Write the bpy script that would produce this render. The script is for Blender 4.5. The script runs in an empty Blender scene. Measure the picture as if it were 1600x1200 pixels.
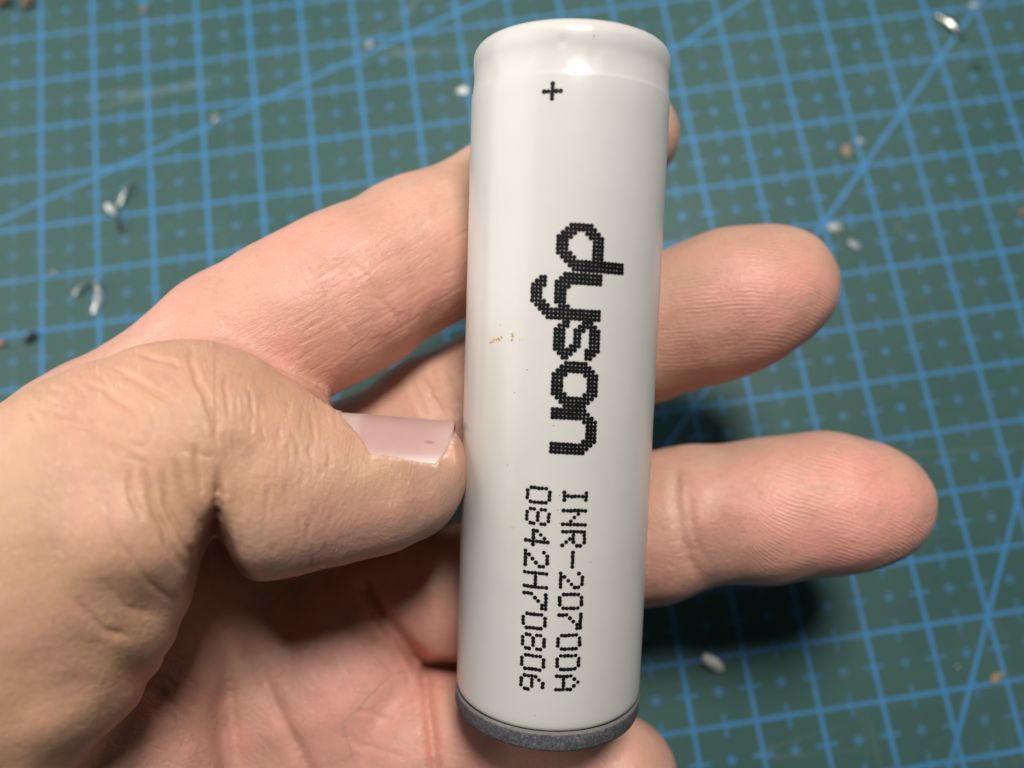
import bpy, math, random
import numpy as np
from mathutils import Matrix, Vector

# ------------------------------------------------------------------ camera frame
# millimetres, x right, y down, z away from the lens; F in pixels of the 1600x1200 photograph
F = 1170.0
Q = np.array([[0.9895924, 0.14386504, 0.00311971],
              [-0.14085828, 0.96402153, 0.22543609],
              [0.02942491, -0.22352928, 0.97425296]])
T0 = np.array([10.8848, -61.9579, 142.9397])      # where the mat's grid origin lies
AX = np.column_stack([Q[:, 0], -Q[:, 1], -Q[:, 2]])  # world axes: x, y in the mat, z up from it


def W(p):
    """camera-frame mm -> world metres"""
    return ((np.asarray(p, float) - T0) @ AX) / 1000.0


def G(px, py, z):
    """a point seen at this place in the photograph at depth z (mm)"""
    return np.array([(px - 800) / F * z, (py - 600) / F * z, z])


def Wv(p):
    return Vector(W(p).tolist())


sc = bpy.context.scene
col = sc.collection
cam_d = bpy.data.cameras.new('camera')
cam = bpy.data.objects.new('camera', cam_d)
col.objects.link(cam)
xw, yw, zw = AX.T @ np.array([1, 0, 0]), AX.T @ np.array([0, -1, 0]), AX.T @ np.array([0, 0, -1])
m = Matrix.Identity(4)
for i, v in enumerate((xw, yw, zw)):
    for j in range(3):
        m[j][i] = v[j]
o = Wv((0, 0, 0))
for j in range(3):
    m[j][3] = o[j]
cam.matrix_world = m
cam_d.sensor_width = 36.0
cam_d.lens = F / 1600 * 36.0
cam_d.clip_start = 0.002
cam_d.clip_end = 20
cam_d.dof.use_dof = True
cam_d.dof.focus_distance = 0.0745
cam_d.dof.aperture_fstop = (F / 1600 * 0.036) / 0.0020
sc.camera = cam

# ------------------------------------------------------------------ light
w = bpy.data.worlds.new('World')
sc.world = w
w.use_nodes = True
w.node_tree.nodes['Background'].inputs[0].default_value = (0.90, 0.95, 1.0, 1)
w.node_tree.nodes['Background'].inputs[1].default_value = 0.014


def area(name, pos, aim, size, power, colr):
    d = bpy.data.lights.new(name, 'AREA')
    d.shape = 'DISK'
    d.size = size
    d.energy = power
    d.color = colr
    ob = bpy.data.objects.new(name, d)
    col.objects.link(ob)
    p, a = Wv(pos), Wv(aim)
    ob.location = p
    ob.rotation_euler = (a - p).to_track_quat('-Z', 'Y').to_euler()
    return ob


area('desk_lamp', (36, -198, -196), (0, 0, 85), 0.095, 1.38, (1.0, 0.955, 0.89))
area('side_lamp', (-350, -80, -50), (0, 0, 85), 0.42, 1.30, (1.0, 0.95, 0.91))

sc.view_settings.view_transform = 'Standard'
sc.view_settings.look = 'None'
sc.view_settings.exposure = 0.0
sc.view_settings.gamma = 1.0

# ------------------------------------------------------------------ helpers


def tag(ob, label=None, cat=None, group=None, kind=None):
    if label:
        ob['label'] = label
    if cat:
        ob['category'] = cat
    if group:
        ob['group'] = group
    if kind:
        ob['kind'] = kind
    return ob


def mesh_obj(name, verts, faces, mat=None, parent=None, smooth=True):
    me = bpy.data.meshes.new(name)
    me.from_pydata([tuple(v) for v in verts], [], [tuple(f) for f in faces])
    if smooth:
        me.polygons.foreach_set('use_smooth', [True] * len(me.polygons))
    me.update()
    ob = bpy.data.objects.new(name, me)
    col.objects.link(ob)
    if mat:
        me.materials.append(mat)
    if parent:
        ob.parent = parent
    return ob


class NT:
    """tiny node-graph helper"""

    def __init__(self, name):
        self.m = bpy.data.materials.new(name)
        self.m.use_nodes = True
        self.t = self.m.node_tree
        self.b = self.t.nodes['Principled BSDF']

    def n(self, typ, **kw):
        nd = self.t.nodes.new(typ)
        for k, v in kw.items():
            setattr(nd, k, v)
        return nd

    def link(self, a, b):
        self.t.links.new(a, b)

    def put(self, sock, v):
        if isinstance(v, bpy.types.NodeSocket):
            self.link(v, sock)
        else:
            sock.default_value = v

    def math(self, op, a, b=0.0, c=0.0, clamp=False):
        nd = self.n('ShaderNodeMath', operation=op, use_clamp=clamp)
        for i, v in enumerate((a, b, c)):
            self.put(nd.inputs[i], v)
        return nd.outputs[0]

    def ramp(self, v, a, b, lo=0.0, hi=1.0):
        nd = self.n('ShaderNodeMapRange', interpolation_type='SMOOTHSTEP')
        for i, x in enumerate((v, a, b, lo, hi)):
            self.put(nd.inputs[i], x)
        return nd.outputs[0]

    def mix(self, f, a, b, blend='MIX'):
        nd = self.n('ShaderNodeMix', data_type='RGBA', blend_type=blend)
        self.put(nd.inputs[0], f)
        self.put(nd.inputs[6], a)
        self.put(nd.inputs[7], b)
        return nd.outputs[2]

    def coords(self, scale=(1, 1, 1)):
        tc = self.n('ShaderNodeTexCoord')
        mp = self.n('ShaderNodeMapping')
        mp.inputs['Scale'].default_value = scale
        self.link(tc.outputs['Object'], mp.inputs[0])
        return mp.outputs[0]

    def noise(self, scale, detail=3, rough=0.5, vec=None, dist=0.0):
        nd = self.n('ShaderNodeTexNoise')
        nd.inputs['Scale'].default_value = scale
        nd.inputs['Detail'].default_value = detail
        nd.inputs['Roughness'].default_value = rough
        nd.inputs['Distortion'].default_value = dist
        self.link(vec if vec is not None else self.coords(), nd.inputs['Vector'])
        return nd.outputs[0]

    def bump(self, h, dist, strength=1.0, normal=None):
        nd = self.n('ShaderNodeBump')
        nd.inputs['Strength'].default_value = strength
        nd.inputs['Distance'].default_value = dist
        self.link(h, nd.inputs['Height'])
        if normal is not None:
            self.link(normal, nd.inputs['Normal'])
        return nd.outputs[0]

    def attr(self, name):
        nd = self.n('ShaderNodeAttribute')
        nd.attribute_name = name
        return nd.outputs['Fac']


def plain(name, colr, rough=0.5, metal=0.0, spec=0.5):
    g = NT(name)
    g.b.inputs['Base Color'].default_value = (*colr, 1)
    g.b.inputs['Roughness'].default_value = rough
    g.b.inputs['Metallic'].default_value = metal
    g.b.inputs['Specular IOR Level'].default_value = spec
    return g.m


# ------------------------------------------------------------------ cutting mat
def mat_material():
    g = NT('cutting_mat_vinyl')
    co = g.coords((100, 100, 100))
    sp = g.n('ShaderNodeSeparateXYZ')
    g.link(co, sp.inputs[0])
    x, y = sp.outputs[0], sp.outputs[1]
    # slight waviness of the print
    dx = g.math('PINGPONG', x, 0.5)
    dy = g.math('PINGPONG', y, 0.5)
    hx = g.math('PINGPONG', g.math('ADD', x, 0.5), 0.5)
    hy = g.math('PINGPONG', g.math('ADD', y, 0.5), 0.5)
    e = 0.012

    def lt(v, lim):
        return g.ramp(v, lim - e, lim + e, 1.0, 0.0)

    def both(a, b):
        return g.math('MULTIPLY', a, b)

    def either(*v):
        r = v[0]
        for q in v[1:]:
            r = g.math('MAXIMUM', r, q)
        return r
    wl = 0.033

    def diag(c0, r0, c1, r1):
        # line through two grid points; y runs up so y = -r
        x0, y0, x1, y1 = c0, -r0, c1, -r1
        L = math.hypot(x1 - x0, y1 - y0)
        a, b = (y1 - y0) / L, -(x1 - x0) / L
        c = -(a * x0 + b * y0)
        d = g.math('ABSOLUTE', g.math('ADD', g.math('ADD', g.math('MULTIPLY', x, a), g.math('MULTIPLY', y, b)), c))
        return lt(d, wl)
    fade = g.ramp(g.noise(14, 2, 0.5), 0.35, 0.65, 0.50, 0.95)
    ticks = either(both(lt(dx, 0.17), lt(hy, 0.024)), both(lt(dy, 0.17), lt(hx, 0.024)),
                   both(lt(hx, 0.075), lt(hy, 0.030)), both(lt(hy, 0.075), lt(hx, 0.030)))
    ink = either(lt(dx, wl), both(lt(dy, wl), 0.84), both(ticks, fade),
                 diag(-10.74, 1.78, -1.71, -1.44), diag(6, 2, 5, 3), diag(5, 11, 4, 12.70), diag(1.98, 0.11, 3.67, -0.82))
    wear = g.noise(900, 4, 0.65)
    wear2 = g.noise(120, 3, 0.6)
    ink = both(ink, g.ramp(g.math('ADD', g.math('MULTIPLY', wear, 0.6), g.math('MULTIPLY', wear2, 0.4)), 0.30, 0.56, 0.50, 0.95))
    blotch = g.noise(45, 5, 0.6)
    green = g.mix(blotch, (0.036, 0.100, 0.093, 1), (0.062, 0.130, 0.121, 1))
    dust = g.noise(420, 6, 0.75)
    green = g.mix(g.ramp(dust, 0.56, 0.78, 0, 0.35), green, (0.13, 0.18, 0.17, 1))
    # old scuffs: long thin streaks of paler vinyl
    sc1 = g.noise(60, 2, 0.5, g.coords((12, 1.0, 1)))
    green = g.mix(g.ramp(sc1, 0.66, 0.74, 0, 0.18), green, (0.15, 0.20, 0.19, 1))
    brown = g.noise(75, 3, 0.6, dist=0.4)
    green = g.mix(g.ramp(brown, 0.69, 0.80, 0, 0.55), green, (0.11, 0.075, 0.05, 1))
    for sx, sy, rot, lo in ((1.0, 9.0, 0.5, 0.0016), (8.0, 1.0, -0.4, 0.0018), (1.0, 14.0, 1.25, 0.0013)):
        tc = g.n('ShaderNodeTexCoord')
        mp = g.n('ShaderNodeMapping')
        mp.inputs['Rotation'].default_value = (0, 0, rot)
        mp.inputs['Scale'].default_value = (sx, sy, 1)
        g.link(tc.outputs['Object'], mp.inputs[0])
        ns = g.noise(4.0, 1, 0.4, mp.outputs[0])
        ln = g.ramp(g.math('ABSOLUTE', g.math('SUBTRACT', ns, 0.5)), lo * 0.4, lo, 1, 0)
        part = g.ramp(g.noise(30, 2, 0.5), 0.50, 0.60)
        green = g.mix(g.math('MULTIPLY', g.math('MULTIPLY', ln, part), 0.35), green, (0.20, 0.26, 0.25, 1))
    c = g.mix(ink, green, (0.060, 0.255, 0.54, 1))
    g.link(c, g.b.inputs['Base Color'])
    g.put(g.b.inputs['Roughness'], g.ramp(blotch, 0.3, 0.7, 0.42, 0.6))
    g.b.inputs['Specular IOR Level'].default_value = 0.22
    n = g.bump(g.noise(1600, 3, 0.6), 0.00012, 0.6)
    g.link(n, g.b.inputs['Normal'])
    return g.m


def build_mat():
    x0, x1, y0, y1, t, r = -0.26, 0.19, -0.20, 0.12, 0.003, 0.004
    vs, n = [], 6
    loop = []
    for cx, cy, a0 in ((x1 - r, y1 - r, 0), (x0 + r, y1 - r, 90), (x0 + r, y0 + r, 180), (x1 - r, y0 + r, 270)):
        for k in range(n + 1):
            a = math.radians(a0 + 90 * k / n)
            loop.append((cx + r * math.cos(a), cy + r * math.sin(a)))
    N = len(loop)
    vs = [(x, y, 0) for x, y in loop] + [(x, y, -t) for x, y in loop]
    fs = [tuple(range(N)), tuple(range(2 * N - 1, N - 1, -1))]
    for i in range(N):
        j = (i + 1) % N
        fs.append((i, i + N, j + N, j))
    ob = mesh_obj('cutting_mat', vs, fs, mat_material(), smooth=False)
    tag(ob, 'green self-healing cutting mat with a blue printed centimetre grid', 'cutting mat')
    return ob


build_mat()

# ------------------------------------------------------------------ battery
R = 10.1                                     # mm
B_TOP = G(894.6, 600, 76.3)
# axis end points (camera frame, mm)
pt = np.array([(893.6 - 800) / F * 76.55, -34.0, 76.55])
pb = np.array([(855.3 - 800) / F * 83.45, 33.25, 83.45])
AXIS = (pb - pt) / np.linalg.norm(pb - pt)   # points down the cell
LEN = float(np.linalg.norm(pb - pt))
NF = np.array([0, 0, -1.0]) - AXIS * (-AXIS[2])
NF /= np.linalg.norm(NF)                     # towards the lens
NS = np.cross(AXIS, NF)                      # sideways
if NS[0] < 0:
    NS = -NS


def cyl(h, ang, r=R):
    """point on the cell: h mm below its top, ang radians from the front towards the right"""
    h, ang = np.asarray(h, float)[..., None], np.asarray(ang, float)[..., None]
    return pt + AXIS * h + (NF * np.cos(ang) + NS * np.sin(ang)) * r


def hit(px, py, r=R):
    """where the line of sight through a pixel meets the wrap -> (h, ang)"""
    d = G(px, py, 1.0)
    d /= np.linalg.norm(d)
    dp = d - AXIS * (d @ AXIS)
    op = -pt - AXIS * ((-pt) @ AXIS)
    a, b, c = dp @ dp, 2 * dp @ op, op @ op - r * r
    s = (-b - math.sqrt(max(b * b - 4 * a * c, 0))) / (2 * a)
    q = d * s - pt
    return float(q @ AXIS), math.atan2(q @ NS, q @ NF)


cell = bpy.data.objects.new('battery_cell', None)
col.objects.link(cell)
cell.location = Wv(pb)
bpy.context.view_layer.update()
tag(cell, 'white cylindrical lithium cell with black dot-printed lettering, held in the hand', 'battery')


def cellpart(name, P, faces, mat, smooth=True, parent=None):
    base = np.array(cell.location)
    V = W(P) - base
    ob = mesh_obj(name, V, faces, mat, parent or cell, smooth)
    return ob


def lathe(name, prof, mat, seg=160, close_top=False, close_bot=False, parent=None, wob=0.0, dent=None):
    """prof: list of (h, r)"""
    ang = np.linspace(0, 2 * math.pi, seg, endpoint=False)
    P = []
    for h, r in prof:
        rr = r + wob * (np.sin(3 * ang + h) * 0.5 + np.sin(7 * ang + 2.1 * h) * 0.3)
        for dh, da, wh, wa, dd in dent or ():
            rr = rr - dd * np.exp(-((h - dh) / wh) ** 2 - (((ang - da + math.pi) % (2 * math.pi) - math.pi) / wa) ** 2)
        P.append(pt + AXIS * h + (NF[None] * np.cos(ang)[:, None] + NS[None] * np.sin(ang)[:, None]) * rr[:, None])
    n = len(prof)
    P = np.concatenate(P)
    fs = []
    for i in range(n - 1):
        for k in range(seg):
            k2 = (k + 1) % seg
            fs.append((i * seg + k, i * seg + k2, (i + 1) * seg + k2, (i + 1) * seg + k))
    if close_top:
        fs.append(tuple(range(seg - 1, -1, -1)))
    if close_bot:
        fs.append(tuple(range((n - 1) * seg, n * seg)))
    ob = cellpart(name, P, fs, mat, parent=parent)
    return ob


def wrap_material():
    g = NT('white_heat_shrink')
    c = g.mix(g.noise(160, 3, 0.5), (0.595, 0.586, 0.564, 1), (0.633, 0.624, 0.602, 1))
    yel = g.noise(210, 4, 0.7)
    c = g.mix(g.ramp(yel, 0.70, 0.82, 0, 0.35), c, (0.66, 0.63, 0.48, 1))
    g.link(c, g.b.inputs['Base Color'])
    g.b.inputs['Roughness'].default_value = 0.27
    g.b.inputs['Specular IOR Level'].default_value = 0.42
    g.b.inputs['Subsurface Weight'].default_value = 0.12
    g.b.inputs['Subsurface Radius'].default_value = (1, 0.9, 0.8)
    g.b.inputs['Subsurface Scale'].default_value = 0.0005
    n = g.bump(g.noise(500, 3, 0.5), 0.00006, 0.35)
    n = g.bump(g.noise(90, 2, 0.5), 0.00025, 0.25, n)
    n = g.bump(g.noise(1400, 2, 0.5, g.coords((1, 0.06, 1))), 0.00002, 0.35, n)
    g.link(n, g.b.inputs['Normal'])
    return g.m


def arc(h0, r0, h1, r1, n, bulge):
    """profile points between two (h, r) with a rounded bulge"""
    out = []
    for k in range(n + 1):
        t = k / n
        h, r = h0 + (h1 - h0) * t, r0 + (r1 - r0) * t
        dh, dr = h1 - h0, r1 - r0
        L = math.hypot(dh, dr)
        s = bulge * 4 * t * (1 - t)
        out.append((h + s * -dr / L, r + s * dh / L))
    return out


M_WRAP = wrap_material()
prof = [(0.55, 6.6), (0.25, 6.9), (0.12, 7.6), (0.06, 8.2)]
for k in range(9):                            # rolled shoulder
    a = math.radians(90 * k / 8)
    prof.append((1.45 - 1.45 * math.cos(a), 8.50 + 1.5 * math.sin(a)))
prof += [(1.9, 10.0), (2.2, 9.975), (2.5, 9.935), (2.8, 9.90), (3.1, 9.89), (3.5, 9.895), (3.9, 9.915), (4.3, 9.95), (4.7, 9.995), (4.95, 10.03), (5.08, 10.075), (5.3, R)]
for h in np.linspace(7, LEN - 1.2, 24):
    prof.append((float(h), R))
prof += [(LEN - 0.6, R - 0.02), (LEN - 0.25, R - 0.12), (LEN - 0.08, R - 0.32), (LEN, R - 0.7), (LEN + 0.02, R - 2.2)]
dn = hit(878, 73)[1]
body = lathe('wrap', prof, M_WRAP, seg=360, wob=0.014, dent=[(2.35, dn, 0.35, 0.045, 0.12), (3.6, dn - 0.32, 0.6, 0.05, 0.05), (3.5, dn + 0.30, 0.7, 0.06, 0.05), (1.2, dn + 0.35, 0.5, 0.06, 0.03), (4.2, dn - 0.75, 0.5, 0.08, 0.04), (30, dn - 0.8, 9, 0.05, 0.03)])
tag(body, 'white heat-shrink sleeve rolled over the grooved top edge')

# foam disc at the bottom
def foam_material():
    g = NT('grey_foam')
    v = g.n('ShaderNodeTexVoronoi')
    v.inputs['Scale'].default_value = 5200
    g.link(g.coords(), v.inputs['Vector'])
    n1 = g.noise(2600, 4, 0.7)
    c = g.mix(g.ramp(n1, 0.36, 0.64), (0.050, 0.051, 0.058, 1), (0.105, 0.108, 0.120, 1))
    c = g.mix(g.ramp(g.noise(3600, 2, 0.5), 0.62, 0.72, 0, 0.6), c, (0.28, 0.29, 0.32, 1))
    g.link(c, g.b.inputs['Base Color'])
    g.b.inputs['Roughness'].default_value = 0.8
    g.link(g.bump(v.outputs['Distance'], 0.00010, 0.5), g.b.inputs['Normal'])
    return g.m


M_FOAM = foam_material()
fo = [(LEN + 0.1, 7.0), (LEN + 0.06, R - 0.25), (LEN + 0.12, R - 0.02), (LEN + 0.4, R + 0.05), (LEN + 1.0, R + 0.02), (LEN + 1.6, R + 0.04), (LEN + 1.85, R - 0.05), (LEN + 1.97, R - 0.25), (LEN + 2.0, R - 1.0)]
fm = lathe('foam_pad', fo, M_FOAM, close_bot=True, close_top=True, wob=0.09)
tag(fm, 'dark grey speckled foam disc stuck to the bottom end')


def film_material():
    g = NT('clear_film')
    g.b.inputs['Base Color'].default_value = (0.55, 0.53, 0.46, 1)
    g.b.inputs['Roughness'].default_value = 0.12
    g.b.inputs['Alpha'].default_value = 0.28
    return g.m


lathe('film_edge', [(LEN - 0.16, R - 0.03), (LEN - 0.02, R + 0.05), (LEN + 0.10, R + 0.08), (LEN + 0.16, R + 0.085)], film_material(), wob=0.05)

# top end: insulating washer and positive contact (hidden from the lens, seen from a step aside)
M_STEEL = plain('nickel_plate', (0.62, 0.60, 0.57), 0.28, 1.0)
lathe('insulating_ring', [(0.40, 7.4), (0.35, 6.6), (0.42, 5.6), (0.6, 5.2)], plain('white_fibre', (0.72, 0.71, 0.68), 0.7))
lathe('positive_contact', [(0.75, 5.6), (0.6, 5.1), (0.3, 4.4), (-0.15, 4.0), (-0.25, 3.7), (-0.27, 2.0)], M_STEEL, close_bot=True)

# ---- dot-printed marks
M_INK = plain('black_ink', (0.005, 0.005, 0.006), 0.5, 0.0, 0.2)


def dots(name, pts, mat, rad, jitter=0.02, seed=1, lift=0.028, parent=None):
    """pts: list of (h, ang); round flat print dots lying on the wrap"""
    rnd = random.Random(seed)
    V, Fc = [], []
    n = 10
    for h, a in pts:
        h += rnd.uniform(-jitter, jitter)
        s = rnd.uniform(-jitter, jitter)
        r = rad * rnd.uniform(0.93, 1.07)
        b = len(V)
        hs = [h] + [h + r * math.sin(2 * math.pi * k / n) for k in range(n)]
        an = [a + s / R] + [a + (s + r * math.cos(2 * math.pi * k / n)) / R for k in range(n)]
        V.extend(cyl(hs, an, R + lift + rnd.uniform(0, 0.004)))
        for k in range(n):
            Fc.append((b, b + 1 + k, b + 1 + (k + 1) % n))
    return cellpart(name, np.array(V), Fc, mat, parent=parent)


def span(*a):
    r = []
    for q in a:
        r += list(range(q[0], q[1] + 1)) if isinstance(q, tuple) else [q]
    return r


LOGO = [
    ('d', (873.6, 350.0), [span((3, 8)), span((2, 9)), span((1, 4), (7, 10)), span((0, 3), (8, 11)), span((0, 2), (9, 11)), span((0, 2), (9, 11)), span((0, 2), (9, 11)),
                       span((0, 3), (9, 11)), span((1, 4), (9, 11)), span((2, 17)), span((3, 17)), span((4, 17))]),
    ('y', (833.4, 425.6), [span((8, 17)), span((2, 3), (7, 17)), span((1, 3), (6, 17)), span((0, 3), (6, 9)), span((0, 2), (6, 8)), span((0, 2), (6, 8)), span((0, 2), (6, 8)),
                       span((0, 3), (6, 8)), span((1, 4), (7, 9)), span((2, 17)), span((3, 17)), span((4, 17))]),
    ('s', (868.4, 502.0), [span((2, 3), (7, 9)), span((1, 3), (6, 10)), span((0, 2), (5, 7), (9, 11)), span((0, 2), (5, 6), (9, 11)), span((0, 2), (5, 6), (9, 11)), span((0, 2), (5, 6), (9, 11)),
                       span((0, 2), (4, 6), (9, 11)), span((0, 5), (8, 11)), span((1, 4), (8, 10)), span((2, 3), (8, 9))]),
    ('o', (865.6, 565.8), [span((3, 8)), span((2, 9)), span((1, 10)), span((0, 3), (8, 11)), span((0, 2), (9, 11)), span((0, 2), (9, 11)), span((0, 2), (9, 11)), span((0, 2), (9, 11)),
                       span((0, 3), (8, 11)), span((1, 10)), span((2, 9)), span((3, 8))]),
    ('n', (863.9, 639.2), [span((0, 8)), span((0, 9)), span((0, 10)), span((8, 11)), span((9, 11)), span((9, 11)), span((9, 11)), span((9, 11)), span((8, 11)), span((0, 10)), span((0, 9)), span((0, 8))]),
]
PU, PV = 0.366, 0.372                        # dot pitch, mm
for q, (ch, (px, py), rows) in enumerate(LOGO):
    h0, a0 = hit(px, py)
    pts = []
    for r, cs in enumerate(rows):
        for c in cs:
            pts.append((h0 + r * PU + 0.010 * c, a0 + c * PV / R))
    t = dots('printed_letter', pts, M_INK, 0.226, 0.014, q)
    tag(t, f'large printed letter {ch} of the black logo')

FONT = {
    'I': [[], [0, 6], span((0, 6)), [0, 6], []],
    'N': [span((0, 6)), [4], [3], [2], span((0, 6))],
    'R': [span((0, 6)), [3, 6], [2, 3, 6], [1, 3, 6], [0, 4, 5]],
    '-': [[3]] * 5,
    '2': [[0, 5], [0, 1, 6], [0, 2, 6], [0, 3, 6], [0, 4, 5]],
    '0': [span((1, 5)), [0, 6], [0, 6], [0, 6], span((1, 5))],
    '7': [[0, 1, 2, 6], [3, 6], [4, 6], [5, 6], [5, 6]],
    'A': [span((0, 4)), [2, 5], [2, 6], [2, 5], span((0, 4))],
    '8': [[1, 2, 4, 5], [0, 3, 6], [0, 3, 6], [0, 3, 6], [1, 2, 4, 5]],
    '4': [[2, 3], [2, 4], [2, 5], span((0, 6)), [2]],
    'H': [span((0, 6)), [3], [3], [3], span((0, 6))],
    '6': [span((1, 4)), [0, 3, 5], [0, 3, 6], [0, 3, 6], [1, 2]],
}


def code(text, p_first, p_last, seed):
    """dot text running down the cell; pixel places of the first and last character's foot"""
    h0, a0 = hit(*p_first)
    h1, a1 = hit(*p_last)
    n = len(text) - 1
    pts = []
    step = (h1 - h0) / n
    for k, ch in enumerate(text):
        for r, cs in enumerate(FONT[ch]):
            for c in cs:
                pts.append((h0 + step * k + r * step / 6.05 + 0.008 * c * (1 if k < 6 else -0.5), a0 + (a1 - a0) * k / n + c * 0.355 / R))
    return dots('printed_code', pts, M_INK, 0.208, 0.028, seed)


tag(code('INR-20700A', (882.0, 764.0), (869.5, 1056.5), 11), 'black dot-matrix line reading INR-20700A')
tag(code('0842H70806', (824.8, 760.5), (814.8, 1053.5), 12), 'black dot-matrix line reading 0842H70806')
h0, a0 = hit(863, 142.5)
tag(dots('plus_mark', [(h0 + k * 0.33, a0) for k in range(-2, 3)] + [(h0, a0 + k * 0.37 / R) for k in (-2, -1, 1, 2)], M_INK, 0.215, 0.02, 5), 'small black plus sign near the top edge')

# ochre scuff and stray ink specks on the wrap
M_OCHRE = plain('ochre_stain', (0.55, 0.30, 0.05), 0.5)
M_OCHRE2 = plain('pale_ochre_stain', (0.66, 0.58, 0.36), 0.5)
rnd = random.Random(4)
sp = []
for px, py in [(767, 536), (770, 534), (772, 532), (775, 531), (778, 529), (781, 530), (784, 528), (801, 526), (801, 522), (800, 531)]:
    sp.append(hit(px, py))
dots('ochre_scuff', sp, M_OCHRE, 0.13, 0.06, 7, 0.012)
sp = [hit(768 + k * 4 + rnd.uniform(-2, 2), 531 + rnd.uniform(-4, 4)) for k in range(5)] + [hit(812 + k * 6, 530) for k in range(3)] + [hit(797, 823), hit(800, 822), hit(803, 824), hit(776, 822)]
dots('pale_scuff', sp, M_OCHRE2, 0.11, 0.05, 8, 0.010)
sp = [hit(*p) for p in [(793, 727), (865, 665), (782, 508), (824, 578), (836, 1118), (928, 56), (1031, 152), (874, 774), (871, 797), (874, 818), (922, 878), (804, 613)]]
for k, q in enumerate(sp):
    dots('ink_speck', [q], M_INK, 0.045, 0.02, 9 + k, 0.012)

# ------------------------------------------------------------------ the hand (one continuous skin)
VOX = 0.40


class Field:
    """signed distance samples on a regular grid (camera frame, mm)"""

    def __init__(self, lo, hi, h):
        self.lo = np.array(lo, np.float32)
        self.h = h
        self.n = np.ceil((np.array(hi) - np.array(lo)) / h).astype(int) + 1
        self.ax = [(self.lo[i] + h * np.arange(self.n[i])).astype(np.float32) for i in range(3)]
        self.d = np.full(self.n, 50.0, np.float32)

    def box(self, lo, hi):
        s = []
        for i in range(3):
            a = int(np.clip(math.floor((lo[i] - self.lo[i]) / self.h), 0, self.n[i]))
            b = int(np.clip(math.ceil((hi[i] - self.lo[i]) / self.h) + 1, 0, self.n[i]))
            s.append(slice(a, b))
        return tuple(s)

    def pts(self, s):
        return (self.ax[0][s[0]][:, None, None], self.ax[1][s[1]][None, :, None], self.ax[2][s[2]][None, None, :])


def smin(a, b, k):
    h = np.clip(0.5 + 0.5 * (b - a) / k, 0, 1)
    return b + (a - b) * h - k * h * (1 - h)


def sd_cone(P, a, b, ra, rb):
    ba = (b - a).astype(np.float32)
    L2 = float(ba @ ba)
    x, y, z = P[0] - a[0], P[1] - a[1], P[2] - a[2]
    t = np.clip((x * ba[0] + y * ba[1] + z * ba[2]) / L2, 0, 1)
    d = np.sqrt((x - t * ba[0]) ** 2 + (y - t * ba[1]) ** 2 + (z - t * ba[2]) ** 2)
    return d - (ra + (rb - ra) * t)


def sd_ell(P, c, r, rot=None):
    x, y, z = P[0] - c[0], P[1] - c[1], P[2] - c[2]
    if rot is not None:                         # rotation in the picture plane, degrees
        cs, sn = math.cos(math.radians(rot)), math.sin(math.radians(rot))
        x, y = x * cs + y * sn, -x * sn + y * cs
    k0 = np.sqrt((x / r[0]) ** 2 + (y / r[1]) ** 2 + (z / r[2]) ** 2)
    k1 = np.sqrt((x / r[0] ** 2) ** 2 + (y / r[1] ** 2) ** 2 + (z / r[2] ** 2) ** 2)
    return k0 * (k0 - 1.0) / np.maximum(k1, 1e-6)


PAD = 7.0
HAND = Field((-92, -48, 44), (56, 92, 123), VOX)


def blend(target, prims, k, squash=1.0):
    """merge primitives into a field: ('c', a, b, ra, rb) cones and ('e', centre, radii, rot) ellipsoids"""
    for p in prims:
        if p[0] == 'c':
            lo = np.minimum(p[1] - p[3], p[2] - p[4]) - PAD
            hi = np.maximum(p[1] + p[3], p[2] + p[4]) + PAD
        else:
            rr = max(p[2])
            lo, hi = p[1] - rr - PAD, p[1] + rr + PAD
        s = HAND.box(lo, hi)
        P = HAND.pts(s)
        if p[0] == 'c' and squash != 1.0:       # flattened towards the lens
            A_, B_ = p[1] * np.array([1, 1, squash]), p[2] * np.array([1, 1, squash])
            d = sd_cone((P[0], P[1], P[2] * squash), A_, B_, p[3], p[4])
        else:
            d = sd_cone(P, *p[1:]) if p[0] == 'c' else sd_ell(P, *p[1:])
        kk = k
        target[s] = smin(target[s], d.astype(np.float32), kk)
    return target


def chain(js):
    """js: list of (px, py, z, radius mm)"""
    return [('c', G(*a[:3]), G(*b[:3]), a[3], b[3]) for a, b in zip(js, js[1:])]


def ell(px, py, z, r, rot=0):
    return ('e', G(px, py, z), r, rot)


def newfield():
    return np.full(HAND.n, 50.0, np.float32)


INDEX = chain([(-60, 846, 84, 11.3), (165, 704, 84, 9.6), (364, 562, 85, 9.2), (480, 490, 86.2, 9.0), (548, 455, 87.6, 9.2), (660, 395, 92, 8.9), (800, 322, 97.6, 8.5), (905, 265, 98.8, 7.9), (985, 212, 98.5, 6.4)])
MIDDLE = chain([(330, 860, 98, 10.5), (560, 740, 98, 9.3), (690, 664, 98.6, 9.1), (780, 615, 100.2, 8.8), (900, 562, 101, 8.6), (1010, 518, 98.5, 8.7), (1100, 488, 95.5, 8.7), (1160, 465, 94, 8.5), (1211, 447, 93, 7.4)])
RING = chain([(470, 960, 102, 10.5), (610, 925, 101, 9.3), (720, 925, 101.5, 8.9), (860, 878, 103, 8.9), (1010, 826, 98, 9.1), (1090, 803, 95, 8.3), (1200, 796, 93.5, 8.45), (1300, 786, 92.5, 8.2), (1362, 783, 92, 7.1)])
PINKY = chain([(520, 1190, 99, 10), (640, 1160, 96, 8.8), (730, 1148, 95.5, 8.3), (850, 1172, 94.5, 7.9), (962, 1216, 92.5, 7.6)])
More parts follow.
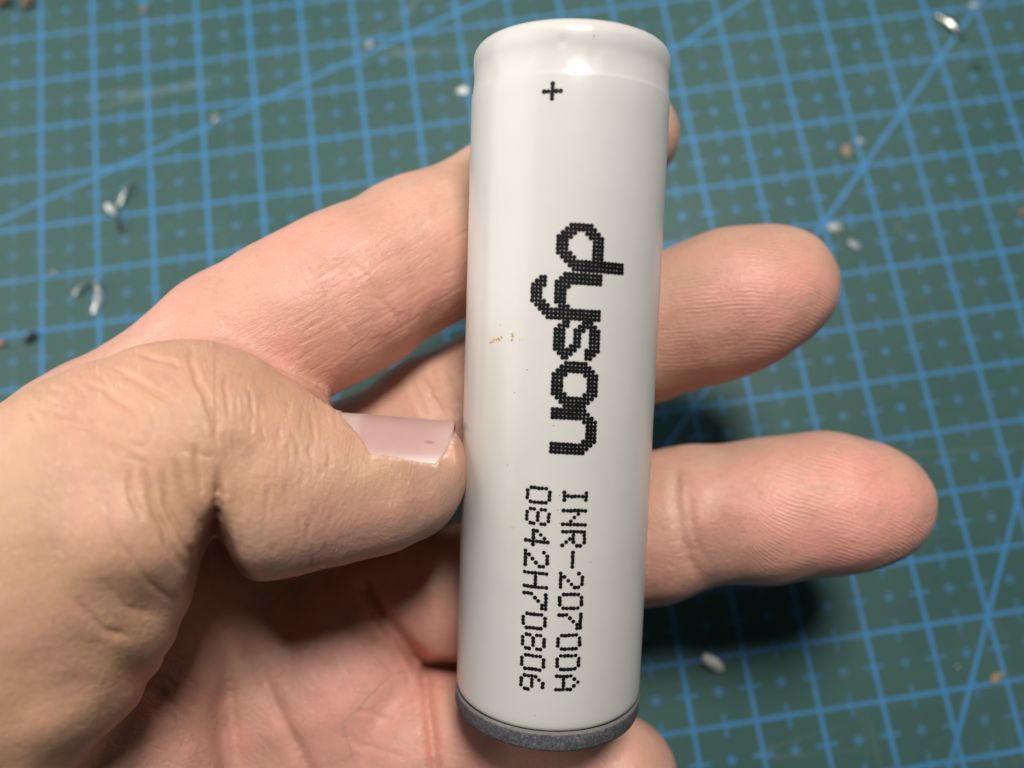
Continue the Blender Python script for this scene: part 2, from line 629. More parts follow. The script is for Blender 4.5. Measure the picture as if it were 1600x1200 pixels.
THUMB_P = chain([(-300, 1330, 74, 17), (-90, 1000, 68.5, 15.8), (70, 868, 68, 13.1), (190, 768, 68.5, 11.1), (285, 700, 69, 9.4)]) + chain([(70, 850, 73, 12.4), (190, 755, 74, 10.6), (290, 695, 75, 9.3)])
THUMB_D = chain([(330, 700, 70, 9.2), (435, 748, 72.2, 8.1), (530, 760, 74, 6.9), (610, 755, 75.3, 5.9), (645, 750, 76.0, 4.6)]) + chain([(330, 700, 77, 9.2), (430, 736, 78.5, 8.6), (540, 748, 79.4, 7.25), (635, 752, 79.8, 5.4)]) + [ell(674, 716, 79.3, (3.1, 3.9, 5.6), 0)]
PALM = [
    # metacarpals converging on the wrist, off the picture at lower left
    ('c', G(-60, 850, 86), G(-420, 1650, 96), 12.0, 15.0),
    ('c', G(330, 880, 101), G(-330, 1750, 100), 11.5, 15.0),
    ('c', G(500, 1010, 100.5), G(-230, 1830, 102), 11.5, 15.0),
    ('c', G(560, 1190, 98.5), G(-120, 1880, 100), 11.5, 15.5),
    ('c', G(430, 1080, 101.5), G(-60, 1560, 104), 13.0, 16.0),
    # thenar mass and the web up to the index base
    ('c', G(-60, 1080, 78), G(-330, 1620, 84), 15.0, 19.0),
    ('c', G(230, 1010, 87), G(-60, 1420, 84), 10.0, 18.0),
    ('c', G(160, 880, 86), G(60, 1100, 84), 9.0, 13.0),
    # wrist and forearm
    ('c', G(-330, 1720, 98), G(-900, 2700, 102), 21.0, 25.0),
    ('c', G(-150, 1800, 100), G(-700, 2800, 104), 20.0, 25.0),
]
PADS = [
    ell(545, 1085, 99, (11.5, 12.0, 11.5), 35),
    ('c', G(560, 1010, 106), G(760, 1035, 107), 8.0, 6.5),
    ell(470, 1220, 100.5, (13, 12, 11), 0),
]

d_f = []
f = blend(newfield(), THUMB_P, 4.0, 1.35)
f = blend(f, THUMB_D, 3.0)
f = blend(f, [ell(430, 790, 73.5, (8.6, 6.8, 9.6), -8), ell(235, 815, 68, (7.4, 7.6, 9.5), 55)], 1.4)
f = blend(f, [ell(262, 872, 69.5, (5.0, 4.2, 7), -40), ell(200, 968, 69, (5.6, 4.6, 7.5), -40), ell(135, 1055, 69, (7.0, 5.2, 8.5), -45)], 1.0)
HAND.d = f
g_ = blend(newfield(), PALM, 7.0)
g_ = blend(g_, PADS, 3.0)
g_ = blend(g_, [('c', G(224, 1045, 86.5), G(205, 1420, 85), 8.8, 12.0), ('c', G(300, 1000, 95), G(318, 1300, 93), 6.0, 6.5), ('c', G(392, 1078, 94.5), G(452, 1280, 93), 4.4, 6.2)], 0.8)
HAND.d = smin(HAND.d, g_, 3.0)
for js, kk in ((INDEX, 2.2), (MIDDLE, 1.5), (RING, 1.2), (PINKY, 1.0)):
    f = blend(newfield(), js, 2.6)
    if js is RING:
        f = blend(f, [ell(1330, 800, 90.5, (7.6, 6.2, 6.4), -4), ell(1195, 815, 92.3, (6.6, 6.0, 7.2), 0), ell(1040, 835, 95.5, (4.6, 8.0, 7.6), 0)], 2.0)
    if js is MIDDLE:
        f = blend(f, [ell(1180, 470, 91.7, (7.6, 6.6, 6.6), -20)], 2.0)
    HAND.d = smin(HAND.d, f, kk)
del f, g_


def seg_dist(px, py, poly):
    """pixel distance to a polyline and how far along it (0..1)"""
    best = np.full(px.shape, 1e6, np.float32)
    along = np.zeros(px.shape, np.float32)
    n = len(poly) - 1
    for i, ((x0, y0), (x1, y1)) in enumerate(zip(poly, poly[1:])):
        dx, dy = x1 - x0, y1 - y0
        t = np.clip(((px - x0) * dx + (py - y0) * dy) / (dx * dx + dy * dy + 1e-9), 0, 1)
        d = np.hypot(px - x0 - t * dx, py - y0 - t * dy)
        mk = d < best
        best = np.where(mk, d, best)
        along = np.where(mk, (i + t) / n, along)
    return best, along


def fold(poly, zr, width, depth, fade=0.15):
    """a fold pressed into the flesh along a line of the skin, between two depths"""
    px = np.array([p[0] for p in poly])
    py = np.array([p[1] for p in poly])
    pts = [G(p[0], p[1], z) for p in poly for z in zr]
    wm = max(width) if isinstance(width, tuple) else width
    lo, hi = np.min(pts, 0) - 3 * wm, np.max(pts, 0) + 3 * wm
    lo[2], hi[2] = zr
    s = HAND.box(lo, hi)
    X, Y, Z = HAND.pts(s)
    u = X / Z * F + 800 + 0 * Y
    v = Y / Z * F + 600 + 0 * X
    d, t = seg_dist(u, v, poly)
    d = d * (Z / F)
    f0, f1 = fade if isinstance(fade, tuple) else (fade, fade)
    e = np.clip(t / max(f0, 1e-3), 0, 1) * np.clip((1 - t) / max(f1, 1e-3), 0, 1)
    e = e * e * (3 - 2 * e)
    if isinstance(width, tuple):
        width = width[0] + (width[1] - width[0]) * t
    zz = np.clip(np.minimum(Z - zr[0], zr[1] - Z) / 1.5, 0, 1)
    HAND.d[s] += (depth * e * zz * np.exp(-(d / width) ** 2)).astype(np.float32)


# thumb: flexion crease between the two pads, folds under it and into the palm
fold([(340, 780), (337, 820), (336, 880), (342, 930), (352, 1010)], (56, 82), (0.7, 2.2), 5.5, (0.6, 0.02))
fold([(330, 1000), (260, 958), (200, 928), (150, 905)], (54, 80), (1.1, 2.0), 0.42, (0.02, 0.7))
fold([(260, 1090), (190, 1035), (110, 1008), (20, 1010)], (52, 80), (1.1, 2.0), 0.5, (0.02, 0.7))
fold([(300, 930), (330, 1000), (345, 1090), (342, 1260)], (72, 104), 0.9, 0.4, 0.3)
fold([(330, 940), (354, 1040), (364, 1130), (378, 1260)], (76, 108), 0.7, 0.7, 0.4)
fold([(382, 990), (424, 1085), (488, 1210), (515, 1260)], (76, 112), 0.7, 0.7, 0.4)
fold([(560, 900), (592, 955), (628, 1000), (668, 1045)], (84, 112), 0.9, 1.8)
fold([(655, 1040), (690, 1041), (760, 1050)], (84, 104), 0.7, 2.4, 0.1)
fold([(664, 1040), (670, 1110), (684, 1230)], (84, 112), 0.6, 1.1, 0.1)
# index: crease at the middle joint; middle finger: the same joint; ring: end joint
fold([(505, 392), (540, 450), (585, 520), (610, 575)], (72, 92), 1.6, 0.26)
fold([(530, 385), (572, 445), (616, 510)], (72, 92), 1.2, 0.16)
fold([(650, 575), (668, 620), (690, 660)], (84, 100), 0.6, 0.40)
fold([(668, 570), (690, 620), (712, 655)], (84, 100), 0.6, 0.35)
fold([(1056, 720), (1056, 780), (1066, 840), (1096, 915)], (80, 100), 0.55, 0.42)
fold([(1074, 760), (1080, 820), (1098, 880)], (80, 98), 0.5, 0.30)


def surface_nets(D, lo, h):
    """naive surface nets, vectorised"""
    nx, ny, nz = D.shape
    ins = D < 0
    cnt = np.zeros((nx - 1, ny - 1, nz - 1), np.uint8)
    for i in (0, 1):
        for j in (0, 1):
            for k in (0, 1):
                cnt += ins[i:nx - 1 + i, j:ny - 1 + j, k:nz - 1 + k]
    act = np.argwhere((cnt > 0) & (cnt < 8))
    I, J, K = act.T
    corner = {}
    for i in (0, 1):
        for j in (0, 1):
            for k in (0, 1):
                corner[i, j, k] = D[I + i, J + j, K + k]
    acc = np.zeros((len(I), 3), np.float32)
    num = np.zeros(len(I), np.float32)
    for (a, b) in [((0, 0, 0), (1, 0, 0)), ((0, 1, 0), (1, 1, 0)), ((0, 0, 1), (1, 0, 1)), ((0, 1, 1), (1, 1, 1)),
                   ((0, 0, 0), (0, 1, 0)), ((1, 0, 0), (1, 1, 0)), ((0, 0, 1), (0, 1, 1)), ((1, 0, 1), (1, 1, 1)),
                   ((0, 0, 0), (0, 0, 1)), ((1, 0, 0), (1, 0, 1)), ((0, 1, 0), (0, 1, 1)), ((1, 1, 0), (1, 1, 1))]:
        da, db = corner[a], corner[b]
        mk = (da < 0) != (db < 0)
        t = np.where(mk, da / np.where(mk, da - db, 1), 0)
        for ax in range(3):
            acc[:, ax] += np.where(mk, a[ax] + t * (b[ax] - a[ax]), 0)
        num += mk
    V = lo + h * (act + acc / num[:, None])
    idx = np.full((nx - 1, ny - 1, nz - 1), -1, np.int32)
    idx[I, J, K] = np.arange(len(I))
    quads = []
    for ax in range(3):
        sl0 = [slice(None)] * 3
        sl1 = [slice(None)] * 3
        sl0[ax] = slice(0, -1)
        sl1[ax] = slice(1, None)
        a, b = ins[tuple(sl0)], ins[tuple(sl1)]
        e = np.argwhere(a != b)
        u, v = [q for q in range(3) if q != ax]
        e = e[(e[:, u] > 0) & (e[:, v] > 0) & (e[:, u] < D.shape[u] - 1) & (e[:, v] < D.shape[v] - 1)]
        flip = a[tuple(e.T)]
        du = np.zeros(3, int); du[u] = 1
        dv = np.zeros(3, int); dv[v] = 1
        q = np.stack([idx[tuple((e - du - dv).T)], idx[tuple((e - dv).T)], idx[tuple(e.T)], idx[tuple((e - du).T)]], 1)
        if ax == 1:
            flip = ~flip
        q[~flip] = q[~flip][:, ::-1]
        quads.append(q)
    return V, np.concatenate(quads)


HV, HQ = surface_nets(HAND.d, HAND.lo, VOX)
del HAND.d


def vnormals(V, Qd):
    n = np.cross(V[Qd[:, 2]] - V[Qd[:, 0]], V[Qd[:, 3]] - V[Qd[:, 1]])
    N = np.zeros_like(V)
    for k in range(4):
        for a in range(3):
            N[:, a] += np.bincount(Qd[:, k], n[:, a], len(V))
    return N / np.maximum(np.linalg.norm(N, axis=1, keepdims=True), 1e-9)


def relax(V, Qd, it, lam):
    n = len(V)
    deg = np.zeros(n)
    for k in range(4):
        deg += 2 * np.bincount(Qd[:, k], minlength=n)
    for _ in range(it):
        S = np.zeros_like(V)
        for k in range(4):
            for nb in (1, 3):
                for a in range(3):
                    S[:, a] += np.bincount(Qd[:, k], V[Qd[:, (k + nb) % 4], a], n)
        V = V + lam * (S / deg[:, None] - V)
    return V


HV = relax(HV.astype(np.float64), HQ, 2, 0.5)


def refine(V, Qd, mask):
    """split the chosen quads in four, sharing the new points"""
    S, keep = Qd[mask], Qd[~mask]
    n = len(V)
    E_ = np.concatenate([np.sort(S[:, [k, (k + 1) % 4]], 1) for k in range(4)])
    key = E_[:, 0].astype(np.int64) * n + E_[:, 1]
    uk, inv = np.unique(key, return_inverse=True)
    mids = 0.5 * (V[uk // n] + V[uk % n])
    em = (n + inv).reshape(4, -1).T
    cen = n + len(uk) + np.arange(len(S))
    V2 = np.concatenate([V, mids, V[S].mean(1)])
    new = [np.stack([S[:, k], em[:, k], cen, em[:, (k + 3) % 4]], 1) for k in range(4)]
    return V2, np.concatenate([keep] + new), len(keep)


HN = vnormals(HV, HQ)
fc = -(HN * HV).sum(1) / np.linalg.norm(HV, axis=1)
hu, hv_ = HV[:, 0] / HV[:, 2] * F + 800, HV[:, 1] / HV[:, 2] * F + 600
vis = (fc > -0.25) & (hu > -30) & (hu < 1630) & (hv_ > -30) & (hv_ < 1230)
HV, HQ, n_keep = refine(HV, HQ, vis[HQ].all(1))
fixed = np.zeros(len(HV), bool)
fixed[HQ[:n_keep].ravel()] = True
# border midpoints must not move either
fixed |= np.bincount(HQ[n_keep:].ravel(), minlength=len(HV)) < 4
sm = relax(HV, HQ, 2, 0.5)
HV = np.where(fixed[:, None], HV, sm)
HN = vnormals(HV, HQ)
HU = HV[:, 0] / HV[:, 2] * F + 800
HVv = HV[:, 1] / HV[:, 2] * F + 600
FACING = np.clip(-(HN * HV).sum(1) / np.linalg.norm(HV, axis=1) * 2.5, 0, 1)
DISP = np.zeros(len(HV))


def wrinkle(poly, zr, w, depth, fade=0.25, lip=0.12, crease=False):
    """a fine skin line: a groove with slightly raised lips (w, depth in mm)"""
    xs = [p[0] for p in poly]
    ys = [p[1] for p in poly]
    mk = (HU > min(xs) - 60) & (HU < max(xs) + 60) & (HVv > min(ys) - 60) & (HVv < max(ys) + 60) & (HV[:, 2] > zr[0]) & (HV[:, 2] < zr[1])
    ii = np.nonzero(mk)[0]
    if not len(ii):
        return
    d, t = seg_dist(HU[ii], HVv[ii], poly)
    d = d * HV[ii, 2] / F
    e = np.clip(np.minimum(t, 1 - t) / max(fade, 1e-3), 0, 1) * FACING[ii]
    if not crease:
        e = e * (1 - ((HU[ii] > 316) & (HU[ii] < 366) & (HVv[ii] > 715) & (HVv[ii] < 940)))
    DISP[ii] += 0.85 * e * depth * (-np.exp(-(d / w) ** 2) + lip * np.exp(-((d - 2.2 * w) / (1.4 * w)) ** 2))


def wiggle(poly, amp, n, rnd):
    out = []
    for (x0, y0), (x1, y1) in zip(poly, poly[1:]):
        for k in range(n):
            t = k / n
            out.append((x0 + (x1 - x0) * t + rnd.uniform(-amp, amp), y0 + (y1 - y0) * t + rnd.uniform(-amp, amp)))
    return out + [poly[-1]]


rw = random.Random(21)
TZ = (55, 84)
# thumb knuckle wrinkles (back of the joint, upper edge)
for poly, w_, dp in [
        ([(296, 532), (300, 575), (316, 610), (330, 650), (342, 700)], 0.45, 0.28),
        ([(170, 575), (215, 590), (238, 612), (285, 640)], 0.45, 0.26),
        ([(205, 548), (250, 562), (290, 572)], 0.4, 0.20),
        ([(130, 600), (165, 612), (205, 640), (225, 665)], 0.5, 0.20),
        ([(80, 640), (120, 655), (165, 668)], 0.5, 0.16),
        ([(352, 575), (350, 610), (360, 650)], 0.35, 0.16),
        ([(385, 590), (392, 625), (400, 655)], 0.35, 0.12),
        ([(230, 700), (240, 640), (262, 625)], 0.4, 0.12),
        # lengthwise folds of the proximal pad
        ([(198, 720), (205, 780), (222, 815)], 0.5, 0.28), ([(228, 720), (236, 780), (262, 850), (300, 900)], 0.55, 0.34),
        ([(252, 730), (262, 790), (290, 850), (318, 890)], 0.5, 0.32), ([(275, 715), (290, 780), (315, 840)], 0.5, 0.30),
        ([(300, 690), (308, 740), (326, 790)], 0.5, 0.30), ([(165, 760), (180, 830), (215, 890)], 0.6, 0.22),
        ([(190, 860), (235, 915), (280, 945)], 0.7, 0.15), ([(150, 900), (200, 950), (250, 965)], 0.7, 0.12),
        ([(110, 930), (160, 985), (215, 1000)], 0.7, 0.22)]:
    wrinkle(wiggle(poly, 3, 3, rw), TZ, w_ * 0.5, dp * 1.15)
for dx_ in (0, 0):
    wrinkle([(344, 728), (341, 765), (338, 800), (336, 835), (335, 850)], TZ, 0.30, 0.55, 0.3, 0.0, True)
# many faint cross lines over the thumb
for k in range(95):
    x = rw.uniform(345, 520)
    y = rw.uniform(600, 850)
    L = rw.uniform(18, 60)
    wrinkle(wiggle([(x, y), (x + rw.uniform(-4, 8), y + L)], 2, 3, rw), TZ, rw.uniform(0.10, 0.2), rw.uniform(0.04, 0.11), 0.4)
for k in range(60):
    x = rw.uniform(30, 330)
    y = rw.uniform(570, 720)
    L = rw.uniform(20, 60)
    a = rw.uniform(0.1, 1.2)
    wrinkle(wiggle([(x, y), (x + L * math.cos(a), y + L * math.sin(a))], 4, 3, rw), TZ, rw.uniform(0.14, 0.28), rw.uniform(0.04, 0.11), 0.4)
# index: lengthwise dry lines, joint creases
for k in range(44):
    x = rw.uniform(440, 720)
    y = 470 - (x - 545) * 0.5 + rw.uniform(-70, 110)
    L = rw.uniform(30, 95)
    wrinkle(wiggle([(x, y), (x + L * 0.87, y - L * 0.5)], 2, 3, rw), (74, 98), 0.16, rw.uniform(0.03, 0.07), 0.4)
for poly in ([(480, 372), (505, 420), (520, 470)], [(545, 395), (578, 440), (620, 500), (636, 540)], [(470, 400), (520, 470), (560, 540), (575, 590)]):
    wrinkle(wiggle(poly, 4, 3, rw), (74, 98), 0.35, 0.10)
for poly in ([(640, 580), (655, 620), (668, 655)], [(660, 585), (676, 620), (700, 655)], [(690, 570), (705, 610), (722, 640)]):
    wrinkle(wiggle(poly, 3, 3, rw), (84, 102), 0.45, 0.30)
# palm lines
for poly in ([(530, 1150), (580, 1170), (640, 1185)], [(540, 1110), (600, 1120), (650, 1130)], [(245, 1060), (275, 1110), (290, 1180)], [(590, 950), (610, 1000), (640, 1060), (648, 1150)]):
    wrinkle(wiggle(poly, 4, 3, rw), (80, 112), 0.35, 0.12)
for k in range(18):
    x = rw.uniform(215, 300)
    y = rw.uniform(1040, 1110)
    wrinkle([(x, y), (x + 28, y + 22)], (74, 100), 0.3, 0.10, 0.4)


def waves(V, freqs, seed):
    r_ = np.random.RandomState(seed)
    s = np.zeros(len(V))
    for f_, a_ in freqs:
        for _ in range(5):
            k = r_.normal(size=3)
            k *= f_ / np.linalg.norm(k)
            s += a_ * np.sin(V @ k + r_.uniform(0, 6.28)) / 2.2
    return s


DISP += waves(HV, ((0.35, 0.10), (0.8, 0.06), (1.7, 0.03)), 3)

def chain_dist(prims):
    best = np.full(len(HV), 1e3)
    P3 = (HV[:, 0], HV[:, 1], HV[:, 2])
    for p in prims:
        if p[0] == 'c':
            best = np.minimum(best, sd_cone(P3, *p[1:5]))
    return best


D_TH = chain_dist(THUMB_P + THUMB_D)
D_FI = [chain_dist(c_) for c_ in (INDEX, MIDDLE, RING, PINKY, PALM)]
PART = np.argmin(np.stack([D_TH] + D_FI), 0)      # 0 thumb, 1 index, 2 middle, 3 ring, 4 little, 5 palm

# bed for the thumb nail: dorsal side of the thumb's end
NAIL_C = [G(502, 741, 79.6), G(712, 757, 80.2)]       # axis under the nail, root -> free edge
NAIL_R, NAIL_A = 6.75, math.radians(69)
n_ax = (NAIL_C[1] - NAIL_C[0]) / np.linalg.norm(NAIL_C[1] - NAIL_C[0])
NAIL_L = float(np.linalg.norm(NAIL_C[1] - NAIL_C[0]))
n_up = np.array([0, -1.0, 0]) - n_ax * (-n_ax[1])
n_up /= np.linalg.norm(n_up)
n_sd = np.array([0, 0, -1.0])                          # towards the lens
n_sd = n_sd - n_ax * (n_sd @ n_ax) - n_up * (n_sd @ n_up)
n_sd /= np.linalg.norm(n_sd)

HV2 = HV + HN * DISP[:, None]
# soften the bottom of the thumb's crease
c_d, _ = seg_dist(HU, HVv, [(344, 740), (340, 800), (336, 860), (338, 900)])
c_m = np.clip(1.4 - c_d / 16, 0, 1) * (HV[:, 2] < 84) * ~fixed
HV2 = HV2 + (relax(HV2, HQ, 6, 0.6) - HV2) * c_m[:, None]


def step(x, a, b):
    t = np.clip((x - a) / (b - a), 0, 1)
    return t * t * (3 - 2 * t)


q_ = HV2 - NAIL_C[0]
n_t = q_ @ n_ax
n_u, n_s = q_ @ n_up, q_ @ n_sd
n_rho = np.hypot(n_u, n_s)
n_phi = np.abs(np.arctan2(n_s, n_u))


def nail_root(phi):
    return 1.5 + 2.3 * (np.abs(phi) / NAIL_A) ** 2.2


def nail_tip(phi):
    return NAIL_L - 0.6 - 1.5 * (np.abs(phi) / NAIL_A) ** 4


t_in = np.minimum(n_t - nail_root(np.minimum(n_phi, NAIL_A)), nail_tip(np.minimum(n_phi, NAIL_A)) - n_t)   # mm inside, lengthwise
a_in = (NAIL_A - n_phi) * NAIL_R                                                                             # mm inside, crosswise
inside = np.minimum(t_in, a_in)
near = (PART == 0) & (n_rho < 12) & (n_t > -4) & (n_t < NAIL_L + 3) & (n_phi < NAIL_A + 0.6)
want = NAIL_R - 0.22
# the skin comes down to the level of the plate before the cuticle
t_root = n_t - nail_root(np.minimum(n_phi, NAIL_A))
m_root = near * step(t_root, -3.2, -0.3) * step(a_in, -0.5 + 0.5 * step(t_root, -0.5, 0.5), 0.6 + 0.5 * step(t_root, -0.5, 0.5))
flat = n_rho * (1 - m_root) + np.minimum(n_rho, NAIL_R + 0.06) * m_root
n_u, n_s, n_rho = n_u * flat / np.maximum(n_rho, 1e-6), n_s * flat / np.maximum(n_rho, 1e-6), flat
lipz = near * np.exp(-((inside + 0.45) / 0.55) ** 2) * (n_t < NAIL_L - 1.5)
m_in = near * step(inside, -0.35, 0.25)
new_rho = n_rho * (1 - m_in) + np.minimum(n_rho, want) * m_in
# skin walls rise a little above the plate along its root and sides
wall = near * (n_t < NAIL_L - 0.9) * step(inside, -1.1, -0.35) * (1 - m_in)
new_rho = np.where(wall > 0, np.maximum(new_rho, (NAIL_R + 0.05) * wall + new_rho * (1 - wall)), new_rho) 
new_rho = new_rho + 0.10 * lipz * (1 - m_in)
fac = new_rho / np.maximum(n_rho, 1e-6)
sel = near > 0
HV2[sel] = (NAIL_C[0] + n_t[:, None] * n_ax + (n_u * fac)[:, None] * n_up + (n_s * fac)[:, None] * n_sd)[sel]
DRY = np.clip(near * np.exp(-((inside + 0.25) / 0.20) ** 2), 0, 1) * 0.7

# ---- skin colouring: flushed fingertips, paler joints, painted shade under the thumb pad
def spot(c, r):
    c = np.asarray(c)
    return np.exp(-(((HV - c) / r) ** 2).sum(1))


flush = 1.3 * spot(G(1340, 800, 86), (11, 8, 9)) + 0.55 * spot(G(1210, 800, 87), (8, 7, 9)) + 0.85 * spot(G(1190, 470, 86), (11, 9, 9))
flush += 0.55 * spot(G(330, 500, 78), (20, 12, 16)) + 0.5 * spot(G(600, 420, 82), (14, 12, 12)) + 0.4 * spot(G(1040, 830, 90), (5, 10, 9))
flush += 0.7 * spot(G(560, 1110, 92), (13, 12, 12)) + 0.4 * spot(G(640, 950, 93), (8, 9, 9)) + 0.35 * spot(G(560, 830, 68), (7, 4, 8)) + 0.5 * spot(G(850, 1150, 88), (26, 10, 12))
flush += 0.35 * spot(G(260, 1100, 80), (14, 12, 12))
flush += 0.22 * waves(HV, ((0.5, 0.6), (1.3, 0.4)), 8)
FLUSH = np.clip(flush, 0, 1)


D_OT = np.minimum.reduce(D_FI)
TAN = np.clip(0.5 + (D_OT - D_TH) / 3.0, 0, 1)
TAN = np.clip(TAN + 0.08 * waves(HV, ((0.4, 0.6), (1.0, 0.4)), 9), 0, 1)
FLUSH = FLUSH * (1 - 0.4 * TAN)
PAD_SHADE = np.clip((PART == 0) * 0.9 * spot(G(520, 870, 70), (13, 4.5, 12)) + (PART == 0) * 0.5 * spot(G(690, 760, 72), (4, 5, 8)), 0, 1)  # mask for the pad's purplish tone and the shade painted on its underside

# fingerprint ridge phase on the two fingertips in view
RID = np.zeros(len(HV))
RMK = np.zeros(len(HV))
for (cx, cy, cz, ang, u0, ln) in ((1290, 800, 86, -2, -8.0, 1.0), (1150, 480, 87, -14, -12.0, 1.0)):
    c = G(cx, cy, cz)
    a = math.radians(ang)
    du = (HV[:, 0] - c[0]) * math.cos(a) + (HV[:, 1] - c[1]) * math.sin(a)
    dv = -(HV[:, 0] - c[0]) * math.sin(a) + (HV[:, 1] - c[1]) * math.cos(a)
    gg = 0.22 * du + 0.020 * du * du - 3.4 * np.exp(-(du - u0) / 3.2)
    mk = np.exp(-(np.clip((np.abs(du) - 9) / 5, 0, 9)) ** 2) * np.exp(-(np.clip((np.abs(dv) - 5.2) / 2.2, 0, 9)) ** 2) * (HV[:, 0] > 14) * FACING
    RID = np.where(mk > RMK, dv - gg, RID)
    RMK = np.maximum(RMK, mk)


# direction of the fine skin lines: across the thumb, along the fingers, oblique in the palm
LU = np.zeros(len(HV))
LV = np.zeros(len(HV))
for sel, ang in (((PART == 0) & (HU > 335), 6), ((PART == 0) & (HU <= 335), -25), (PART == 1, 60), (PART == 2, 70), (PART == 3, 92), (PART == 4, 100), (PART == 5, -50)):
    a = math.radians(ang)
    LU[sel] = (HV[:, 0] * math.cos(a) + HV[:, 1] * math.sin(a) + 0.25 * HV[:, 2])[sel]
    LV[sel] = (-HV[:, 0] * math.sin(a) + HV[:, 1] * math.cos(a) + 0.8 * HV[:, 2])[sel]


def skin_material():
    g = NT('skin')
    flush, tan = g.attr('flush'), g.attr('tan')
    blotch = g.noise(170, 4, 0.6)
    base = g.mix(tan, (0.600, 0.388, 0.278, 1), (0.610, 0.362, 0.225, 1))
    base = g.mix(g.attr('pad'), base, (0.50, 0.315, 0.26, 1))  # darker thumb pad: its underside shade put into the colour
    base = g.mix(g.math('MULTIPLY', flush, 0.95), base, (0.79, 0.355, 0.295, 1))
    base = g.mix(g.ramp(blotch, 0.38, 0.66, 0, 0.55), base, (0.62, 0.330, 0.245, 1))
    base = g.mix(g.ramp(g.noise(430, 3, 0.6), 0.50, 0.72, 0, 0.35), base, (0.52, 0.30, 0.22, 1))
    fine = g.noise(1500, 3, 0.6)
    base = g.mix(g.ramp(fine, 0.62, 0.80, 0, 0.35), base, (0.76, 0.56, 0.42, 1))
    base = g.mix(g.math('MULTIPLY', g.attr('dry'), g.ramp(g.noise(2500, 3, 0.7), 0.40, 0.60)), base, (0.86, 0.78, 0.68, 1))
    base = g.mix(g.ramp(g.noise(900, 2, 0.5), 0.28, 0.40, 0.25, 0.0), base, (0.50, 0.27, 0.18, 1))
    cf = g.n('ShaderNodeCombineXYZ')
    g.link(g.math('MULTIPLY', g.attr('line_u'), 5.5), cf.inputs[0])
    g.link(g.math('MULTIPLY', g.attr('line_v'), 1.5), cf.inputs[1])
    fl = g.noise(1.0, 2, 0.6, cf.outputs[0], 0.3)
    fl = g.math('MULTIPLY', g.ramp(fl, 0.60, 0.72), g.ramp(g.noise(110, 2, 0.5), 0.40, 0.62, 0.05, 0.75))
    base = g.mix(g.math('MULTIPLY', fl, g.ramp(tan, 0, 1, 0.45, 1.0)), base, (0.80, 0.60, 0.44, 1))
    g.link(base, g.b.inputs['Base Color'])
    b = g.b.inputs
    b['Subsurface Weight'].default_value = 0.40
    b['Subsurface Radius'].default_value = (1.0, 0.42, 0.24)
    b['Subsurface Scale'].default_value = 0.0012
    b['Specular IOR Level'].default_value = 0.48
    g.put(b['Roughness'], g.ramp(fine, 0.3, 0.75, 0.52, 0.36))
    v = g.n('ShaderNodeTexVoronoi', feature='DISTANCE_TO_EDGE')
    v.inputs['Scale'].default_value = 1500
    g.link(g.coords((1, 1, 1)), v.inputs['Vector'])
    n = g.bump(g.ramp(v.outputs['Distance'], 0.0, 0.12), 0.00003, 0.30)
    n = g.bump(g.noise(2300, 3, 0.6), 0.00013, 0.5, n)
    n = g.bump(fl, 0.00005, 0.6, n)
    n = g.bump(g.noise(520, 4, 0.65, g.coords((1, 1, 1))), 0.00030, 0.40, n)
    cx = g.n('ShaderNodeCombineXYZ')
    g.link(g.math('MULTIPLY', g.attr('line_u'), 1.0), cx.inputs[0])
    g.link(g.math('MULTIPLY', g.attr('line_v'), 0.22), cx.inputs[1])
    ln = g.noise(1.7, 4, 0.65, cx.outputs[0], 0.8)
    rid = g.math('SUBTRACT', 1.0, g.math('ABSOLUTE', g.math('SUBTRACT', g.math('MULTIPLY', ln, 2.0), 1.0)))
    n = g.bump(g.math('MULTIPLY', g.math('POWER', rid, 3.0), g.ramp(g.noise(140, 2, 0.5), 0.36, 0.64, 0.1, 1.0)), 0.00007, 0.75, n)
    ph = g.math('SINE', g.math('ADD', g.math('MULTIPLY', g.attr('ridge'), 2 * math.pi / 0.50), g.math('MULTIPLY', g.noise(420, 2, 0.5), 7.0)))
    g_ridge = g.math('MULTIPLY', g.math('MULTIPLY', ph, g.attr('ridge_mask')), g.ramp(g.noise(260, 2, 0.5), 0.38, 0.66, 0.12, 1.0))
    n = g.bump(g_ridge, 0.000035, 0.6, n)
    g.link(n, b['Normal'])
    return g.m


M_SKIN = skin_material()
me = bpy.data.meshes.new('hand')
WV = W(HV2)
me.vertices.add(len(WV))
me.vertices.foreach_set('co', WV.astype(np.float32).ravel())
nq = len(HQ)
me.loops.add(nq * 4)
me.loops.foreach_set('vertex_index', HQ.astype(np.int32).ravel())
me.polygons.add(nq)
me.polygons.foreach_set('loop_start', np.arange(0, nq * 4, 4, dtype=np.int32))
me.polygons.foreach_set('use_smooth', np.ones(nq, bool))
me.update(calc_edges=True)
me.validate()
for nm, arr in (('flush', FLUSH), ('tan', TAN), ('ridge', RID), ('ridge_mask', RMK), ('dry', DRY), ('pad', PAD_SHADE), ('line_u', LU), ('line_v', LV)):
    at = me.attributes.new(nm, 'FLOAT', 'POINT')
    at.data.foreach_set('value', arr.astype(np.float32))
me.materials.append(M_SKIN)
hand = bpy.data.objects.new('hand', me)
col.objects.link(hand)
tag(hand, 'bare left hand, palm up, holding the white cell between thumb and fingers', 'hand')
print('hand verts', len(WV), 'quads', nq)

